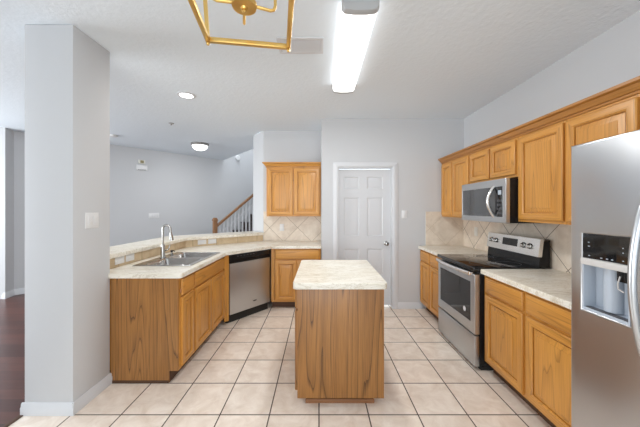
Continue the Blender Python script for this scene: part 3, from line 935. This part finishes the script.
# ------------------------------------------------------------------ island
def make_island():
    t = thing('kitchen_island', 'oak kitchen island with bold-grained end panel standing on the tile floor', 'island', (0.157, 2.0, 0), 0)
    x0, x1, y1 = -0.318, 0.318, 0.83
    MB().box(x0+0.004, x1-0.004, 0.012, y1, 0.064, 0.872).build('carcass', oak_v, t)
    MB().box(x0+0.003, x1, 0.0, 0.012, 0.064, 0.872, 0.001).build('end_panel', oak_panel, t)
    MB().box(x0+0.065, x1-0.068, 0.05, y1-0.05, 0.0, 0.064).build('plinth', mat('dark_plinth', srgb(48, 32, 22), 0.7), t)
    MB().box(x0+0.06, x1-0.063, 0.040, 0.049, 0.0, 0.030, 0.002).build('base_strip', strip_m, t)
    # doors on the sink side; the darker oak paints in their shade
    side = bpy.data.objects.new('door_side', None)
    bpy.data.objects.remove(side)
    for a, b in ((0.03, 0.40), (0.43, 0.80)):
        d = door_mesh(a, b, 0.105, 0.69)
        e = drawer_mesh(a, b, 0.712, 0.85)
        m = Matrix.Translation((x0+0.003, 0, 0)) @ Matrix.Rotation(-PI/2, 4, 'Z') @ Matrix.Translation((-0.83, 0, 0))
        for q in (d, e): bmesh.ops.transform(q.bm, matrix=m, verts=q.bm.verts)
        d.build('door', [oak_panel, oak_panel], t); e.build('drawer_front', oak_panel, t)
    return t
make_island()
isl = (arc((-0.188+0.03, 1.958+0.03), 0.03, 180, 270, 4)+arc((0.492-0.03, 1.958+0.03), 0.03, 270, 360, 4)
       + arc((0.498-0.03, 2.862-0.03), 0.03, 0, 90, 4)+arc((-0.182+0.03, 2.862-0.03), 0.03, 90, 180, 4))
countertop('cream laminate top of the central island with rounded corners', isl, None, 0.914, 0.042, 0.010)

# ------------------------------------------------------------------ pantry door
dr = MB()
cw_, ct = 0.068, 0.018
def casing(mb, x0, x1, zt, y):
    prof = [(0.0, 0.0), (0.0, -0.012), (0.012, -0.018), (cw_*0.55, -0.016), (cw_*0.8, -0.012), (cw_, -0.008), (cw_, 0.0)]
    for s, xa in ((-1, x0), (1, x1)):
        lps = []
        for z, ex in ((0.0, 0.0), (zt, 1.0)):
            lps.append([(xa+s*q, y+d, z+(q if ex else 0)) for q, d in prof])
        mb.loops(lps)
    lps = []
    for s, xa in ((-1, x0), (1, x1)):
        lps.append([(xa+s*q, y+d, zt+q) for q, d in prof])
    mb.loops(lps)
casing(dr, DX0+0.004, DX1-0.004, DZ-0.004, YP-0.0005)
# jambs
dr.box(DX0, DX0+0.016, YP, YP+0.12, 0, DZ).box(DX1-0.016, DX1, YP, YP+0.12, 0, DZ).box(DX0+0.016, DX1-0.016, YP, YP+0.12, DZ-0.016, DZ)
do = struct(dr.build('door_1', white_p))
sx0, sx1, sz0, sz1, sy = DX0+0.019, DX1-0.019, 0.028, DZ-0.030, YP+0.070
slab = MB()
# slab built as a field with six recessed, raised panels
cols = [(0.366, 0.592), (0.706, 0.940)]
rows = [(0.20, 0.855), (1.045, 1.61), (1.735, 1.918)]
xs = [sx0, cols[0][0], cols[0][1], cols[1][0], cols[1][1], sx1]
zs = [sz0, rows[0][0], rows[0][1], rows[1][0], rows[1][1], rows[2][0], rows[2][1], sz1]
for i in range(5):
    for j in range(7):
        x0_, x1_, z0_, z1_ = xs[i], xs[i+1], zs[j], zs[j+1]
        if i in (1, 3) and j in (1, 3, 5):
            prof = [(0, sy+0.03), (0, sy), (0.010, sy+0.009), (0.016, sy+0.009), (0.040, sy+0.002), (0.042, sy+0.002)]
            panel(slab, x0_, x1_, z0_, z1_, prof, rail=0)
        else:
            slab.box(x0_, x1_, sy, sy+0.03, z0_, z1_)
so = slab.build('door_slab', door_p, do)
kn = MB().lathe([(0.032, 0), (0.032, -0.006), (0.014, -0.010), (0.012, -0.032), (0.026, -0.040), (0.030, -0.055), (0.022, -0.068), (0.006, -0.071)],
                (0.988, sy-0.0005, 0.935), 'Y', 20)
kn.build('door_knob', nickel, do)

# ------------------------------------------------------------------ plates on walls
def plate(name, label, cat, loc, rotz, w, h, kind, mats=plastic_w, group=None):
    t = thing(name, label, cat, loc, rotz, group)
    MB().box(-w/2, w/2, -0.006, 0, -h/2, h/2, 0.002).build('cover_plate', mats, t)
    if kind == 'outlet_v':
        for s in (-1, 1): MB().lathe([(0.017, -0.006), (0.017, -0.0085), (0.014, -0.009)], (0, 0, s*0.021), 'Y', 14).build('socket', mats, t)
    elif kind == 'outlet_h':
        for s in (-1, 1): MB().lathe([(0.017, -0.006), (0.017, -0.0085), (0.014, -0.009)], (s*0.021, 0, 0), 'Y', 14).build('socket', mats, t)
    elif kind == 'rocker_h':
        MB().box(-0.033, 0.033, -0.009, -0.006, -0.016, 0.016, 0.001).build('rocker', mats, t)
    else:
        n = int(kind)
        for i in range(n):
            x = (i-(n-1)/2)*0.046
            MB().box(x-0.0165, x+0.0165, -0.010, -0.006, -0.033, 0.033, 0.002).build('rocker', mats, t)
    return t
plate('light_switch', 'double rocker light switch on the inner face of the white column', 'light switch', (CX1+0.0003, 2.088, 1.36), LR, 0.122, 0.118, '2')
plate('light_switch', 'white light switch on the wall just right of the pantry door', 'light switch', (1.235, YP-0.0003, 1.365), 0, 0.075, 0.115, '1')
plate('light_switch', 'wide white switch plate on the far living-room wall, low behind the faucet', 'light switch', (*on_slant(154, 215.5).xy, on_slant(154, 215.5).z), LANG, 0.21, 0.115, '4')
plate('wall_outlet', 'white outlet on the tile of the back wall above the counter', 'outlet', (-0.617, YB-0.0123, 1.135), 0, 0.072, 0.116, 'outlet_v')
plate('wall_outlet', 'ivory outlet on the right-hand backsplash below the microwave, left of the range', 'outlet', (XR-0.0123, 3.64, 1.145), RR, 0.072, 0.116, 'outlet_v', plastic_iv)
plate('wall_outlet', 'white horizontal plate on the bar backsplash nearest the white column', 'outlet', (-1.8477, 2.537, 0.972), LR, 0.116, 0.066, 'rocker_h')
plate('wall_outlet', 'white horizontal outlet on the bar backsplash left of the faucet, second from the column', 'outlet', (-1.8477, 2.676, 0.972), LR, 0.116, 0.066, 'outlet_h')
def on_bar2(px):
    r = (px-319)/F
    a, d = Vector(KW[1])-nB*0.0123, d1
    t = (r*a.y-a.x)/(d.x-r*d.y)
    return a+d*t
for px, py, lab, kd in ((202, 241.7, 'white horizontal plate on the angled bar backsplash, left one of the pair', 'rocker_h'),
                        (212.2, 240.9, 'white horizontal outlet on the angled bar backsplash, right one of the pair', 'outlet_h')):
    p = on_bar2(px)
    plate('wall_outlet', lab, 'outlet', (p.x, p.y, 0.968), ANG2, 0.116, 0.066, kd)

p = on_slant(141.5, 161.9)
dc = thing('door_chime', 'small beige chime box high on the living-room wall above a white box', 'door chime', (p.x, p.y, p.z), LANG)
MB().box(-0.065, 0.065, -0.03, -0.0005, -0.042, 0.042, 0.006).build('housing', plastic_iv, dc)
MB().box(-0.03, 0.035, -0.033, -0.030, -0.028, 0.028, 0.001).build('grille', mat('olive_grille', srgb(150, 140, 100), 0.6), dc)
p = on_slant(141.5, 167.8)
ab = thing('alarm_box', 'flat white box high on the living-room wall under the beige chime', 'alarm box', (p.x, p.y, p.z), LANG)
MB().box(-0.105, 0.105, -0.035, -0.0005, -0.058, 0.058, 0.008).build('housing', plastic_w, ab)
MB().box(-0.08, 0.08, -0.037, -0.035, -0.05, -0.042).build('slot', plastic_dg, ab)
p = on_slant(237.5, 158)
tag(MB().lathe([(0.075, 0), (0.075, -0.02), (0.06, -0.035), (0.02, -0.037)], (0, 0, 0), 'Y', 24).build('smoke_alarm', plastic_w, None, (p.x+LN.x*0.001, p.y+LN.y*0.001, p.z), LANG),
    'white round smoke alarm on the stairwell wall above the handrail', 'smoke alarm')
tag(MB().lathe([(0.065, 0), (0.065, -0.018), (0.05, -0.032), (0.02, -0.034)], n=24).build('smoke_detector', plastic_w, None, (-3.63, 4.84, CEIL-0.0005)),
    'white round smoke detector on the living-room ceiling right beside the column', 'smoke detector')
tag(MB().lathe([(0.04, 0), (0.035, -0.008), (0.012, -0.014), (0.010, -0.028)], n=20).build('ceiling_sensor', mat('grey_cap', (0.45, 0.45, 0.45, 1), 0.5), None, (-2.25, 4.17, CEIL-0.0005)),
    'tiny grey round cap on the ceiling between recessed light and dome light', 'ceiling cap')

# ------------------------------------------------------------------ ceiling fixtures
fl = thing('fluorescent_light', 'long lit fluorescent ceiling light above the island', 'ceiling light', (0.257, 2.29, CEIL), 0)
MB().box(-0.085, 0.085, -0.60, 0.60, -0.03, -0.0005).build('housing', white_p, fl)
lp = []
for y in (-0.572, 0.572):
    lp.append([(-0.112, y, -0.012), (-0.112, y, -0.055), (-0.098, y, -0.074), (-0.04, y, -0.082), (0.04, y, -0.082), (0.098, y, -0.074), (0.112, y, -0.055), (0.112, y, -0.012)])
MB().loops(lp).build('diffuser', lens_m, fl)
area('fluorescent_tubes', (0.257, 2.29, CEIL-0.0835), (0.257, 2.29, 0), 0.18, 1.10, 15.5, (0.95, 0.985, 1.0))
for s in (-1, 1):
    a, b = s*0.574, s*0.612
    lp = []
    for y, k, tz in ((a, 1.0, 0.001), (s*0.60, 1.0, 0.012), (b, 0.94, 0.036)):
        lp.append([(-0.116*k, y, -tz), (-0.116*k, y, -0.057*k), (-0.10*k, y, -0.078*k), (-0.04*k, y, -0.086*k), (0.04*k, y, -0.086*k), (0.10*k, y, -0.078*k), (0.116*k, y, -0.057*k), (0.116*k, y, -tz)])
    MB().loops(lp).build('end_cap', cap_m, fl)

area('recessed_bulb', (-1.519, 3.136, CEIL-0.012), (-1.519, 3.136, 0), 0.12, 0.12, 7, (1.0, 0.98, 0.95))
rl = thing('recessed_light', 'lit round recessed ceiling light left of the chandelier', 'ceiling light', (-1.519, 3.136, CEIL), 0)
MB().lathe([(0.098, -0.0005), (0.098, -0.006), (0.075, -0.010), (0.072, -0.004)], n=32, caps=False).build('trim_ring', white_p, rl)
MB().lathe([(0.072, -0.0006), (0.072, -0.005), (0.03, -0.006)], n=28).build('lens', lens_small, rl)

area('dome_bulb', (-2.38, 5.48, CEIL-0.142), (-2.9, 5.9, 0), 0.2, 0.2, 12, (0.97, 0.99, 1.0))
dl = thing('dome_light', 'lit frosted dome ceiling light with grey rim in the living room', 'ceiling light', (-2.38, 5.48, CEIL), 0)
MB().lathe([(0.165, -0.0005), (0.165, -0.03), (0.150, -0.045)], n=32).build('rim', mat('pewter_rim', (0.35, 0.34, 0.33, 1), 0.4, 0.8), dl)
MB().lathe([(0.148, -0.046), (0.135, -0.085), (0.10, -0.118), (0.05, -0.135), (0.012, -0.138)], n=32).build('glass_dome', lens_dome, dl)

vt = thing('air_vent', 'white louvred air vent in the ceiling left of the fluorescent light', 'air vent', (-0.146, 2.18, CEIL), 0)
v = MB()
v.box(-0.18, 0.18, -0.105, -0.08, -0.008, -0.0005, 0.002).box(-0.18, 0.18, 0.08, 0.105, -0.008, -0.0005, 0.002)
v.box(-0.18, -0.155, -0.08, 0.08, -0.008, -0.0005, 0.002).box(0.155, 0.18, -0.08, 0.08, -0.008, -0.0005, 0.002)
v.build('frame', white_p, vt)
MB().box(-0.155, 0.155, -0.08, 0.08, -0.0015, -0.0005).build('duct_shade', groove_m, vt)  # flat grey sheet, painted as the shade behind the louvres
for i in range(13):
    y = -0.075+i*0.0125
    MB().loops([[(-0.155, y-0.004, -0.002), (-0.155, y+0.004, -0.007), (-0.155, y+0.005, -0.006), (-0.155, y-0.003, -0.001)],
                [(0.155, y-0.004, -0.002), (0.155, y+0.004, -0.007), (0.155, y+0.005, -0.006), (0.155, y-0.003, -0.001)]]).build('louvre', vent_p, vt)

# lantern chandelier
def make_chandelier():
    L = Vector((-0.428, 1.056)); Rr = Vector((-0.1235, 1.102))
    u = (Rr-L); w = u.length; u.normalize(); n = Vector((u.y, -u.x))
    c = (L+Rr+n*w)/2
    ang = math.atan2(u.y, u.x)
    zb = 2.10
    t = thing('lantern_chandelier', 'brass open-frame lantern chandelier hanging near the camera', 'chandelier', (c.x, c.y, zb), ang)
    h = w/2; H = 0.42; ht = h+0.034
    bt = 0.0085
    def frame(hh, z, nm):
        b = MB()
        for s in (-1, 1):
            b.box(-hh-bt, hh+bt, s*hh-bt, s*hh+bt, z-bt, z+bt, 0.001)
            b.box(s*hh-bt, s*hh+bt, -hh+bt, hh-bt, z-bt, z+bt, 0.001)
        b.build(nm, gold, t)
    frame(h, 0, 'bottom_frame'); frame(ht, H, 'top_frame')
    for sx in (-1, 1):
        for sy in (-1, 1):
            MB().tube([(sx*h, sy*h, 0), (sx*ht, sy*ht, H)], 0.0068, square=True).build('post', gold, t)
            MB().lathe([(0.006, -0.010), (0.007, -0.014), (0.005, -0.020), (0.001, -0.021)], (sx*h, sy*h, 0), n=12).build('finial', gold, t)
            MB().tube([(sx*ht, sy*ht, H), (sx*0.012, sy*0.012, H+0.12)], 0.006, square=True).build('roof_bar', gold, t)
    MB().lathe([(0.010, 0.022), (0.012, 0.028), (0.040, 0.030), (0.042, 0.036), (0.042, 0.044), (0.036, 0.048), (0.012, 0.052)], n=28).build('hub', gold, t)
    MB().lathe([(0.004, 0.012), (0.008, 0.016), (0.008, 0.024), (0.005, 0.030)], n=14).build('hub_finial', gold, t)
    MB().tube([(0, 0, 0.05), (0, 0, CEIL-zb-0.02)], 0.006).build('stem', gold, t)
    MB().lathe([(0.02, CEIL-zb-0.03), (0.06, CEIL-zb-0.022), (0.062, CEIL-zb-0.0005)], n=28).build('canopy', gold, t)
    for k in range(4):
        a = k*PI/2+0.12
        ca, sa = math.cos(a), math.sin(a)
        pts = [(0.036*ca, 0.036*sa, 0.040), (0.088*ca, 0.088*sa, 0.036), (0.099*ca, 0.099*sa, 0.040), (0.104*ca, 0.104*sa, 0.052), (0.104*ca, 0.104*sa, 0.085)]
        ar = MB().tube(pts, 0.0055, 10).build('arm', gold, t)
        MB().lathe([(0.008, 0.085), (0.018, 0.089), (0.018, 0.093), (0.011, 0.095), (0.011, 0.17)], (0.104*ca, 0.104*sa, 0), n=16).build('candle_sleeve', gold, ar)
        MB().lathe([(0.006, 0.17), (0.016, 0.195), (0.014, 0.215), (0.003, 0.25)], (0.104*ca, 0.104*sa, 0), n=14).build('bulb', bulb_m, ar)
make_chandelier()

# ------------------------------------------------------------------ stairs beyond the bar
SO = Vector((-2.36, 6.22))
SD = Vector((0.692, 0.722)).normalized(); SN = Vector((-SD.y, SD.x)); SANG = math.atan2(SD.y, SD.x)
st = thing('staircase', 'dark stair flight with wooden handrail, newel post and white balusters beyond the bar ledge', 'stairs', (SO.x, SO.y, 0), SANG)
for k in range(-1, 7):
    z1 = 0.34+0.2*(k+0.5)-0.15
    x0_ = -0.02+0.26*k
    if z1 <= 0.05: continue
    MB().box(x0_, x0_+0.262, 0.05, 0.60, 0.0, z1-0.03).box(x0_-0.025, x0_+0.262, 0.045, 0.60, z1-0.03, z1, 0.004).build('step', dark_step, st)
# stringer on the near side and skirting against the wall
def sloped(x0, x1, za, zb_, y0, y1, hh):
    return MB().loops([[(x0, y0, za), (x0, y1, za), (x0, y1, za+hh), (x0, y0, za+hh)], [(x1, y0, zb_), (x1, y1, zb_), (x1, y1, zb_+hh), (x1, y0, zb_+hh)]])
sloped(-0.2, 1.9, 0.30-0.154, 0.30+1.463, 0.605, 0.63, 0.2).build('skirt_board', white_p, st)
rg = st
nw = MB().box(-0.042, 0.042, -0.042, 0.042, 0.0, 1.17, 0.004)
nw.loops([[(-0.049, -0.049, 1.17), (0.049, -0.049, 1.17), (0.049, 0.049, 1.17), (-0.049, 0.049, 1.17)], [(-0.049, -0.049, 1.19), (0.049, -0.049, 1.19), (0.049, 0.049, 1.19), (-0.049, 0.049, 1.19)],
          [(-0.03, -0.03, 1.24), (0.03, -0.03, 1.24), (0.03, 0.03, 1.24), (-0.03, 0.03, 1.24)]])
nw.build('newel_post', rail_wood, rg)
sloped(0.05, 1.75, 1.03, 1.03+0.77*1.70, -0.03, 0.03, 0.06).build('handrail', rail_wood, rg)
for k in range(15):
    x = 0.11+k*0.098
    MB().box(x-0.014, x+0.014, -0.014, 0.014, 0.02, 1.03+0.77*(x-0.05)+0.005).build('baluster', white_p, rg)
